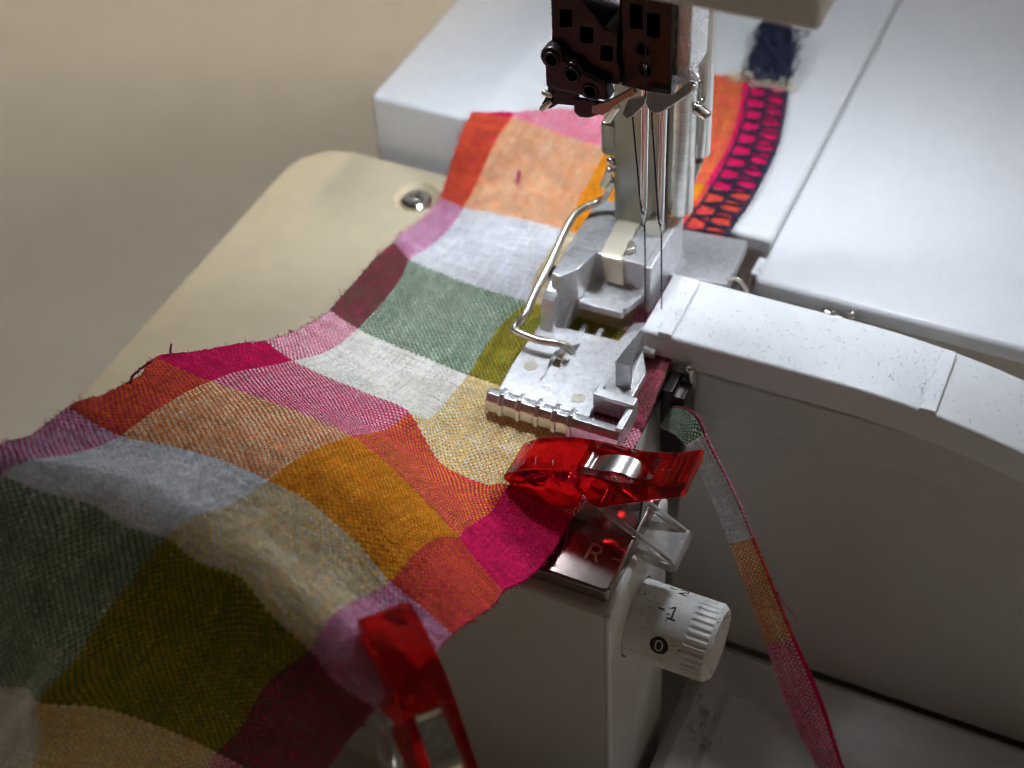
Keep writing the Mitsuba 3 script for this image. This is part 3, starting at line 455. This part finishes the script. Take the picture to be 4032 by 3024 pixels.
def u_right(v): return np.interp(v, [-33, 20, 30, 50, 60, 156], [40.1, 40.1, 40.3, 42.3, 42.8, 42.8]) + jit(v, 9.5, .4)
def v_start(u): return np.interp(u, [-6, 0, 8, 16, 22, 26, 42], [.3, -1.2, -5, -11, -24, -28.2, -28.9]) + jit(np.asarray(u), 4.5, .6)
def cloth_sheet(ns=110, nt=420, vend=150.):
    s, t = np.meshgrid(np.linspace(0, 1, ns), np.linspace(0, 1, nt)); ub = -5 + 45 * s
    v = v_start(ub) + t * (vend - v_start(ub)); u = u_left(v) + s * (u_right(v) - u_left(v))
    return u, v
def thick(P, uv, h, rel=0.):
    n, k = P.shape[:2]; du, dv = np.gradient(P, axis=1), np.gradient(P, axis=0)
    N = np.cross(du, dv); N /= np.linalg.norm(N, axis=-1, keepdims=True) + 1e-12
    if N[..., 2].mean() < 0: N = -N
    V = np.concatenate([(P + N * (h / 2 + np.asarray(rel)[..., None])).reshape(-1, 3), (P - N * h / 2).reshape(-1, 3)]); UV = np.concatenate([uv.reshape(-1, 2)] * 2); o = n * k
    i, j = np.meshgrid(np.arange(n - 1), np.arange(k - 1), indexing='ij'); a = (i * k + j).ravel(); b, c, d = a + 1, a + k + 1, a + k
    f = np.vstack([np.stack([a, d, c], 1), np.stack([a, c, b], 1)])
    v0, v1, v2 = V[f[0]]
    if np.cross(v1 - v0, v2 - v0) @ N.reshape(-1, 3)[f[0, 0]] < 0: f = f[:, ::-1]
    rim = np.r_[np.arange(k), np.arange(1, n) * k + k - 1, (n - 1) * k + np.arange(k - 2, -1, -1), np.arange(n - 2, 0, -1) * k]
    r2 = np.roll(rim, -1); side = np.vstack([np.stack([rim, r2, r2 + o], 1), np.stack([rim, r2 + o, rim + o], 1)])
    m = trimesh.Trimesh(V, np.vstack([f, f[:, ::-1] + o, side]), process=False)
    return m, UV
C = 'plaid_fabric'
labels[C] = {'label': 'large piece of bright plaid woven cloth running under the presser foot', 'category': 'fabric'}
# the threads are real relief: one vertex every 0.1 mm
u, v = cloth_sheet(480, 1500, 140.); P = at(u, v)
m, UV = thick(P, np.stack([u, v], -1), .30, .23 * (relief_np(u, v) - .5))
add(f'{C}__cloth', m, 'plaid', smooth=True, uv=UV)
def normal(u, v):
    a, b = at(u + .2, v) - at(u - .2, v), at(u, v + .2) - at(u, v - .2); n = np.cross(a, b); n /= np.linalg.norm(n, axis=-1, keepdims=True)
    return np.where(n[..., 2:] < 0, -n, n)
def on(u, v, h): u, v = np.asarray(u, float), np.asarray(v, float); return at(u, v) + normal(u, v) * np.asarray(h, float)[..., None]
def twist(path, r, pitch=1.1):
    p = np.asarray(path, float); L = np.r_[0, np.cumsum(np.linalg.norm(np.diff(p, axis=0), axis=1))]; n = max(12, int(L[-1] / .22))
    q = np.stack([np.interp(np.linspace(0, L[-1], n), L, p[:, k]) for k in range(3)], 1); t = np.gradient(q, axis=0); t /= np.linalg.norm(t, axis=1, keepdims=True)
    a = np.cross(t, [0, 0, 1.]); a /= np.linalg.norm(a, axis=1, keepdims=True) + 1e-9; b = np.cross(t, a); w = np.linspace(0, L[-1] / pitch * 2 * np.pi, n)[:, None]
    return cat(*[tube(q + s * r * (np.cos(w) * a + np.sin(w) * b), r * 1.05, 6) for s in (-1, 1)])
# overlock seam along the right edge of the finished end
def wob(n, a, seed): return a * (meshkit.noise(np.stack([np.arange(n) * .35, np.full(n, seed * 3.3), np.zeros(n)], -1)) - .5)
vv = np.linspace(-27.4, 24, 150)
for k, uu in enumerate((34.1, 37.0)):
    add(f'{C}__needle_seam', twist(on(uu + wob(150, .4, k + 1), vv, .42 + .12 * np.sin(vv * 2.2)), .125), 'navy_thread', smooth=True)
ve = np.linspace(-27.6, 24, 300)
add(f'{C}__edge_chain', tube(on(u_right(ve) + .05 + .22 * np.sin(ve * 4.4), ve, .15 + .3 * np.cos(ve * 4.4)), .26, 7), 'navy_thread', smooth=True)
for k, v0 in enumerate(np.arange(-27.0, 22, 3.15)):
    j = rng.normal(0, .16, 8); e = float(u_right(np.array([v0 + 1.5]))[0])
    uu = [34.0, 35.4, 36.9, 38.6, e - .2, e + .25, e - .5, 38.3, 36.9, 35.5, 34.0]
    vq = v0 + np.array([0, .25, .45 + j[0], .8 + j[1], 1.15 + j[2], 1.5 + j[3], 1.9 + j[4], 2.1 + j[5], 2.45 + j[6], 2.85, 3.0 + j[7]])
    hh = [.40, .5, .62, .55, .5, .05, .45, .5, .6, .5, .4]
    add(f'{C}__stitch', twist(spline(on(uu, vq, hh), 8), .115), 'navy_thread', smooth=True)
    add(f'{C}__stitch', twist(spline(on([36.9, 37.9, 39.2, e + .1], v0 + np.array([1.3, 1.0 + j[1], .5 + j[2], .2]), [.62, .5, .45, .1]), 8), .10), 'navy_thread', smooth=True)
# loose ends: frayed weft at the start, ravelled edges, the tangled tail of seam threads
def strand(p0, d, L, curl, r, n=9):
    d = np.asarray(d, float); d /= np.linalg.norm(d); pts = [np.asarray(p0, float)]
    for k in range(n): d = d + rng.normal(0, curl, 3); d /= np.linalg.norm(d); pts.append(pts[-1] + d * L / n)
    return tube(spline(pts, 3), np.linspace(r, r * .5, 3 * n + 1), 5)
fr = [strand(on(uu, v_start(np.array(uu)) + .3, .1) + rng.normal(0, .15, 3), (rng.normal(0, .6), rng.normal(.5, .6), .6), rng.uniform(1.4, 3.4), .5, .14) for uu in rng.uniform(31.5, 40.5, 210)]
add(f'{C}__fringe', cat(*fr), 'cream_thread', smooth=True, kind='stuff')
fr = [strand(on(uu, v_start(np.array(uu)) + .2, .1), (rng.normal(-.2, .4), .9, .3), rng.uniform(.8, 2.2), .3, .10) for uu in rng.uniform(30, 35, 26)]
add(f'{C}__fringe', cat(*fr), 'gold_thread', smooth=True, kind='stuff')
tl = []
for k in range(210):
    u0 = rng.uniform(34.6, 39.8); p = on(u0, -28.2, .3) + rng.normal(0, .3, 3) + np.array([0, 0, .9])
    s = rng.uniform(.3, 1.15); q = p * (1 - s) + np.array([-4.6, 89, 2.6]) * s + rng.normal(0, .9, 3) * np.array([1, 1.4, .5]) * (1.25 - .75 * s)
    mid = (p + q) / 2 + np.array([rng.normal(.5, 1.3), rng.normal(0, 1.5), 1.6 + rng.normal(0, 1.1)])
    q1 = p * .75 + q * .25 + rng.normal(0, 1.0, 3) + np.array([.3, 0, 1.2]); q2 = p * .3 + q * .7 + rng.normal(0, 1.0, 3) + np.array([0, 0, .9])
    c = spline([p, q1, mid, q2, q], 6); c[:, 2] = np.maximum(c[:, 2], 1.25); tl.append(tube(c, .17, 5))
add(f'{C}__thread_tail', cat(*tl), 'navy_thread', smooth=True, kind='stuff', label='tangled navy tail of seam threads at the end of the cloth')
ed = []
for v0 in rng.uniform(2, 118, 330):
    L = abs(rng.normal(.1, .42)) + .1
    ed.append(strand(on(float(u_left(np.array([v0]))[0]) + .05, v0, rng.uniform(-.1, .15)), (-1 + rng.normal(0, .3), rng.normal(.1, .6), rng.normal(.15, .3)) , L, .3, .07, 5))
for v0 in rng.uniform(58, 118, 170):
    L = abs(rng.normal(.2, .3)) + .12
    ed.append(strand(on(float(u_right(np.array([v0]))[0]) - .05, v0, rng.uniform(-.1, .15)), (1 + rng.normal(0, .3), rng.normal(0, .6), rng.normal(.1, .3)), L, .3, .07, 5))
add(f'{C}__frayed_edge', cat(*ed), 'magenta_thread', smooth=True, kind='stuff')
add(f'{C}__loose_thread', tube(spline([on(-5.0, 90, .1), on(-5.2, 90, .2) + [.2, .7, .5], on(-5.2, 90, .2) + [.8, 1.8, 1.0], on(-5.2, 90, .2) + [1.7, 2.8, 1.6]], 10) + rng.normal(0, .05, (31, 3)), .17, 6), 'magenta_thread', smooth=True, label='loose magenta thread standing off the left edge')
add(f'{C}__loose_thread', tube(spline([on(-5.0, 80.5, .1), on(-5, 80, .2) + [-.9, .6, .2], on(-5, 79.5, .2) + [-1.6, 1.0, .3]], 8), .15, 6), 'magenta_thread', smooth=True)
add(f'{C}__loose_thread', tube(spline([on(42.4, 66.2, .1), on(42.8, 67, .1) + [.3, -.3, -.3], on(42.8, 68, 0) + [.5, -.6, -.9], on(42.8, 69, -.2) + [.2, -.7, -1.3]], 8), .14, 6), 'magenta_thread', smooth=True, label='frayed pink thread hanging at the right edge by the clip')
add(f'{C}__slub', hull(ball(on(5.4, 8.2, .25), .33), ball(on(6.1, 10.3, .25), .22)), 'magenta_thread', smooth=True, label='short pink thread lying on the orange check')

# strip of cloth cut off by the knife, hanging in front of the wall
SL = np.array([(8.2, 0.5, -8.2), (10.6, -3.0, -4.6), (13.3, -6.0, -1.8), (15.6, -8.0, -1.5), (19.4, -9.0, -8.3), (24.6, -11.0, -19.2), (29.2, -13.0, -29.0), (34.1, -15.5, -39.2), (40.0, -18.0, -47.9), (43.2, -19.5, -53.2)])
SR = np.array([(9.4, 0.5, -3.5), (13.0, -3.0, 0.9), (15.9, -6.0, 3.2), (18.2, -8.0, 1.4), (22.5, -9.0, -6.0), (27.9, -11.0, -16.0), (32.9, -13.0, -25.3), (38.6, -15.5, -34.6), (43.6, -18.0, -45.5), (46.3, -19.5, -51.0)])
SL[-2:, 2] = [-47.2, -47.6]; SR[-2:, 2] = [-45.0, -46.4]
a, b = spline(SL, 70), spline(SR, 70); L = np.r_[0, np.cumsum(np.linalg.norm(np.diff((a + b) / 2, axis=0), axis=1))]
NS = 46
tt = np.linspace(0, 1, NS)[None, :, None]
bow = np.sin(np.linspace(0, np.pi, NS))[None, :, None] * np.array([.1, -.35, .25]); wv = .25 * np.sin(L * .55)[:, None, None] * np.array([.3, -.5, .3])
SP = a[:, None] * (1 - tt) + b[:, None] * tt + bow + wv
U2 = np.broadcast_to(np.linspace(12.2, 16.75, NS), (len(L), NS)); V2 = np.broadcast_to((L - 13.2)[:, None], (len(L), NS))
m, UV = thick(SP, np.stack([U2, V2], -1), .3, .15 * (relief_np(U2, V2) - .5))
O = 'fabric_offcut'
labels[O] = {'label': 'narrow trimmed strip of green, grey, orange and pink cloth hanging from the knife', 'category': 'fabric strip'}
add(f'{O}__strip', m, 'offcut_cloth', smooth=True, uv=UV)
ed = []
for k in range(70):
    i = rng.integers(100, len(L)); right = rng.random() < .7; p = SP[i, -1 if right else 0]
    ed.append(strand(p, ((1 if right else -1) + rng.normal(0, .3), rng.normal(0, .4), rng.normal(-.3, .6)), abs(rng.normal(.15, .25)) + .1, .3, .05, 5))
ed.append(strand(SP[375, -1], (.9, -.1, -1.3), 5, .15, .1)); ed.append(strand(SP[385, -1], (.8, -.1, -1.6), 4, .15, .09))
add(f'{O}__frayed_edge', cat(*ed), 'magenta_thread', smooth=True, kind='stuff')

# ------------------------------------------------------------------ needle threads
for k, pts in enumerate(([(3.2, 6.6, 66), (3.1, 6.6, 44), (3.0, 7.2, 40.5), (.95, 8.2, 36.2), (2.0, 8.45, 23), (2.2, 8.5, 21.6), (2.3, 9.2, 20.6), (2.45, 9.2, 14), (2.5, 9.4, 4.5), (2.5, 9.6, .8)], [(5.0, 8.2, 45), (4.4, 8.3, 40), (3.35, 8.3, 37.0), (4.4, 8.45, 22), (4.55, 8.5, 20.4), (4.65, 9.2, 19.4), (4.8, 9.2, 12), (4.9, 9.4, 4), (4.9, 9.5, .8)])):
    q = np.vstack([np.linspace(pts[i], pts[i + 1], 10, endpoint=False) for i in range(len(pts) - 1)] + [[pts[-1]]])
    add('needle_thread', tube(q, .105, 8), 'navy_thread', smooth=True, label=['dark navy thread running through the left needle', 'dark navy thread running through the right needle'][k], cat='thread', group='threads in the needles')

# ------------------------------------------------------------------ sewing clips
TOP = [(0, .7), (.15, 1.4), (.8, 2.1), (2.6, 3.5), (4.7, 4.6), (6.9, 5.5), (8.8, 6.0), (10.2, 6.3), (11.9, 6.5), (13.5, 6.6), (15.2, 6.8), (16.7, 7.1), (18.0, 7.5), (19.3, 8.0), (20.6, 8.5), (21.8, 9.3), (22.8, 9.9), (23.7, 10.6)]
BOT = [(23.7, 8.5), (23.1, 7.7), (21.3, 6.5), (19.4, 5.3), (16.1, 3.2), (13.6, 1.4), (12.6, 1.0), (11.4, 1.3), (10.9, 2.4), (10.1, 3.0), (9.0, 3.4), (7.9, 3.3), (6.0, 2.6), (4.6, 2.0), (3.1, 1.1), (1.7, .35), (.5, .2)]
CW = 5.8
def xzp(pts, y0, y1, r=0.): return xz(ext(Polygon(pts), y0, y1, r, 14))
def clip(key, label, Mx, group):
    labels[key] = {'label': label, 'category': 'sewing clip', 'group': group}
    tp = spline(TOP, 4); bt = spline(BOT, 3)
    up = xzp(np.vstack([tp, bt]), 0, CW, .22)
    up = up - xzp([(9.6, 0), (9.6, 9), (17.5, 12), (19.2, 12), (18.6, 0)], 1.15, CW - 1.15)
    web = xzp([(.4, .3), (1.7, -.6), (3.4, -1.4), (5.2, -1.7), (7.3, -1.6), (9.0, -1.9), (10.3, 1.0), (10.6, 2.6), (9, 3.6), (6, 2.9), (3.1, 1.4)], 0.05, .75, .15)
    up = up + web
    ridges = [hull(ball((x, .5, z), .13, 8), ball((x, CW - .5, z), .13, 8)) for x, z in ((2.0, 3.02), (20.9, 8.75), (21.7, 9.28), (22.5, 9.78))]
    up = m3.Manifold.batch_boolean([up] + ridges, m3.OpType.Add)
    add(f'{key}__upper_jaw', place(up, Mx), 'red_plastic', smooth=35, label='translucent red upper jaw with a long window')
    pts = [(1.0, -1.9), (4, -3.2), (7.5, -4.3), (12.7, -5.3), (17.6, -6.5), (22.2, -7.0), (23.0, -6.4), (22.6, -5.2), (22.0, -5.0), (12, -3.7), (7.5, -3.0), (4, -2.2)]
    lo = xzp(pts, 0, CW, .2) - xzp([(8.2, -9), (8.2, 0), (16.4, 0), (16.4, -9)], 1.5, CW - 1.5)
    rs = [hull(*[ball((a, y, z), .42, 10) for a, z in ((12.4, .9), (21.8, -5.0))], *[ball((a, y, z), .38, 10) for a, z in ((13.6, .2), (20.5, -4.7))]) for y in (.45, CW - .45)]
    jaw = xzp([(9.2, -3.6), (9.8, -.6), (11.2, 1.3), (12.8, 1.3), (14.2, -.4), (12, -1.2), (11, -3.8)], .1, .8, .12)
    pad = rbox((0, 0, 0), (4.2, 3.4, .5), .24).rotate([0, 12.5, 0]).translate([17.6, 1.2, -5.0])
    bars = [hull(*[ball((15.9, y, -5.3), .5, 10) for y in (.6, CW - .6)]), hull(*[ball((12.8, y, .5), .45, 10) for y in (.5, CW - .5)])]
    lo = m3.Manifold.batch_boolean([lo, *rs, jaw, jaw.translate([0, CW - .9, 0]), pad, *bars], m3.OpType.Add)
    add(f'{key}__lower_jaw', place(lo, Mx), 'clear_plastic', smooth=35, label='clear lower jaw with a thumb pad')
    sp = spline([(9.7, 2.6), (9.9, 4.6), (10.3, 5.5), (11.0, 5.2), (12.0, 5.7), (13.8, 6.5), (15.6, 6.7), (17.0, 6.0), (17.7, 4.6), (17.7, 2.2), (17.3, -1.4), (16.4, -3.4), (14.6, -4.6), (12.2, -4.3), (10.2, -3.0)], 6)
    n = len(sp); d = np.gradient(sp, axis=0); d /= np.linalg.norm(d, axis=1, keepdims=True); nr = np.stack([-d[:, 1], d[:, 0]], 1) * .16
    pcs = [trimesh.convex.convex_hull(np.array([(q[0], y, q[1]) for i in (k, k + 1) for q in (sp[i] + nr[i], sp[i] - nr[i]) for y in (1.5, CW - 1.5)])) for k in range(n - 1)]
    add(f'{key}__spring', place(m3.Manifold.batch_boolean([man(p) for p in pcs], m3.OpType.Add), Mx), 'brushed', smooth=50, label='bent steel leaf spring')
M1 = np.column_stack([(1, 0, 0), (0, 1, 0), (0, 0, 1), (-2.7, -25.0, 2.5)])
clip('sewing_clip', 'red and clear sewing clip on the cloth edge just below the presser foot', M1, 'red sewing clips on the cloth')
ax = np.array([.50, -.50, -.68]); ax /= np.linalg.norm(ax); cc = np.array([.27, -.63, .7]); cc -= ax * (cc @ ax); cc /= np.linalg.norm(cc); bb = np.cross(cc, ax)
q = math.radians(28); cc, bb = cc * math.cos(q) + bb * math.sin(q), bb * math.cos(q) - cc * math.sin(q)
M2 = np.column_stack([ax, bb, cc, (-1.6, -60.2, 19.9)])
clip('sewing_clip_001', 'blurred red sewing clip hanging from the lower cloth edge at the bottom of the photo', M2, 'red sewing clips on the cloth')

# ------------------------------------------------------------------ lint
li = []
for k in range(430):
    x, y = rng.uniform(4.8, 60), rng.uniform(4.9, 16.2)
    if rng.random() < .6: x, y = np.array([(16, 9), (27, 12), (36, 8), (40, 11), (11, 6.5), (22, 6)][rng.integers(6)]) + rng.normal(0, 1, 2) * (4, 1.8)
    if not (4.6 < x < 60 and 4.9 < y < 16.4): continue
    if rng.random() < .25: x = rng.choice([8.4, 6.0, 40.9]) + rng.normal(0, .12)
    z = rail_top(x) + rib(x) * (y < 15.5) + .04; L = rng.uniform(.12, .5) * (1 if rng.random() < .9 else 2.2); a = rng.uniform(0, 2 * np.pi); c = rng.normal(0, 1.6)
    t = np.linspace(-.5, .5, 6); th = a + c * t; q = np.cumsum(np.stack([np.cos(th), np.sin(th)], 1), 0) * L / 6
    pts = np.column_stack([x + q[:, 0], y + q[:, 1], np.zeros(6)]); pts[:, 2] = [rail_top(w) + rib(w) * (y < 15.5) + .035 for w in pts[:, 0]]; pts[2:4, 2] += rng.uniform(0, .1)
    li.append(tube(pts, .02, 4))
add('lint', cat(*li), 'lint_dark', smooth=True, kind='stuff', label='tiny dark fibres of lint scattered over the white front rail', cat='lint')
fz = []
for k in range(700):
    z = rng.uniform(41.5, 60); p = np.array([rng.uniform(5.7, 7.6), 9.4, z]) if rng.random() < .3 else np.array([7.6, rng.uniform(9.4, 15.4), z])
    if rng.random() < .3: p = np.array([rng.uniform(6.2, 8.4), 9.3, rng.uniform(41.3, 44)])
    fz.append(strand(p, rng.normal(0, 1, 3) + [0.2, -.5, 0], rng.uniform(.4, 1.4), .6, .035, 6))
add('lint_001', cat(*fz), 'lint_white', smooth=True, kind='stuff', label='white lint fuzz clinging to the metal guard beside the needle clamp', cat='lint')
bl = []
for k in range(90):
    c = np.array([(20.2, -12.7), (21.9, -15.3), (22.2, -17.5), (24.3, -20), (19.0, -10.5)][rng.integers(5)]) + rng.normal(0, .8, 2)
    bl.append(strand((c[0], c[1], -49.40 if c[0] < 23.2 else -48.5), (rng.normal(), rng.normal(), .15), rng.uniform(.2, .9), .7, rng.uniform(.04, .12), 5))
add('lint_003', cat(*bl), 'lint_brown', smooth=True, kind='stuff', label='brown crumbs of lint and dust on the base near the dial', cat='lint')
cf = []
for k in range(26):
    a = rng.uniform(1, 23); y = rng.uniform(.4, CW - .4); z = np.interp(a, [q[0] for q in TOP], [q[1] for q in TOP])
    if 9 < a < 19: y = rng.choice([.5, CW - .5])
    cf.append(place(strand((a, y, z + .05), (rng.normal(), rng.normal(), .1), rng.uniform(.4, 1.6), .5, .022, 6), M1))
add('lint_002', cat(*cf), 'lint_white', smooth=True, kind='stuff', label='fine pale fibres lying on the red clip below the foot', cat='lint')
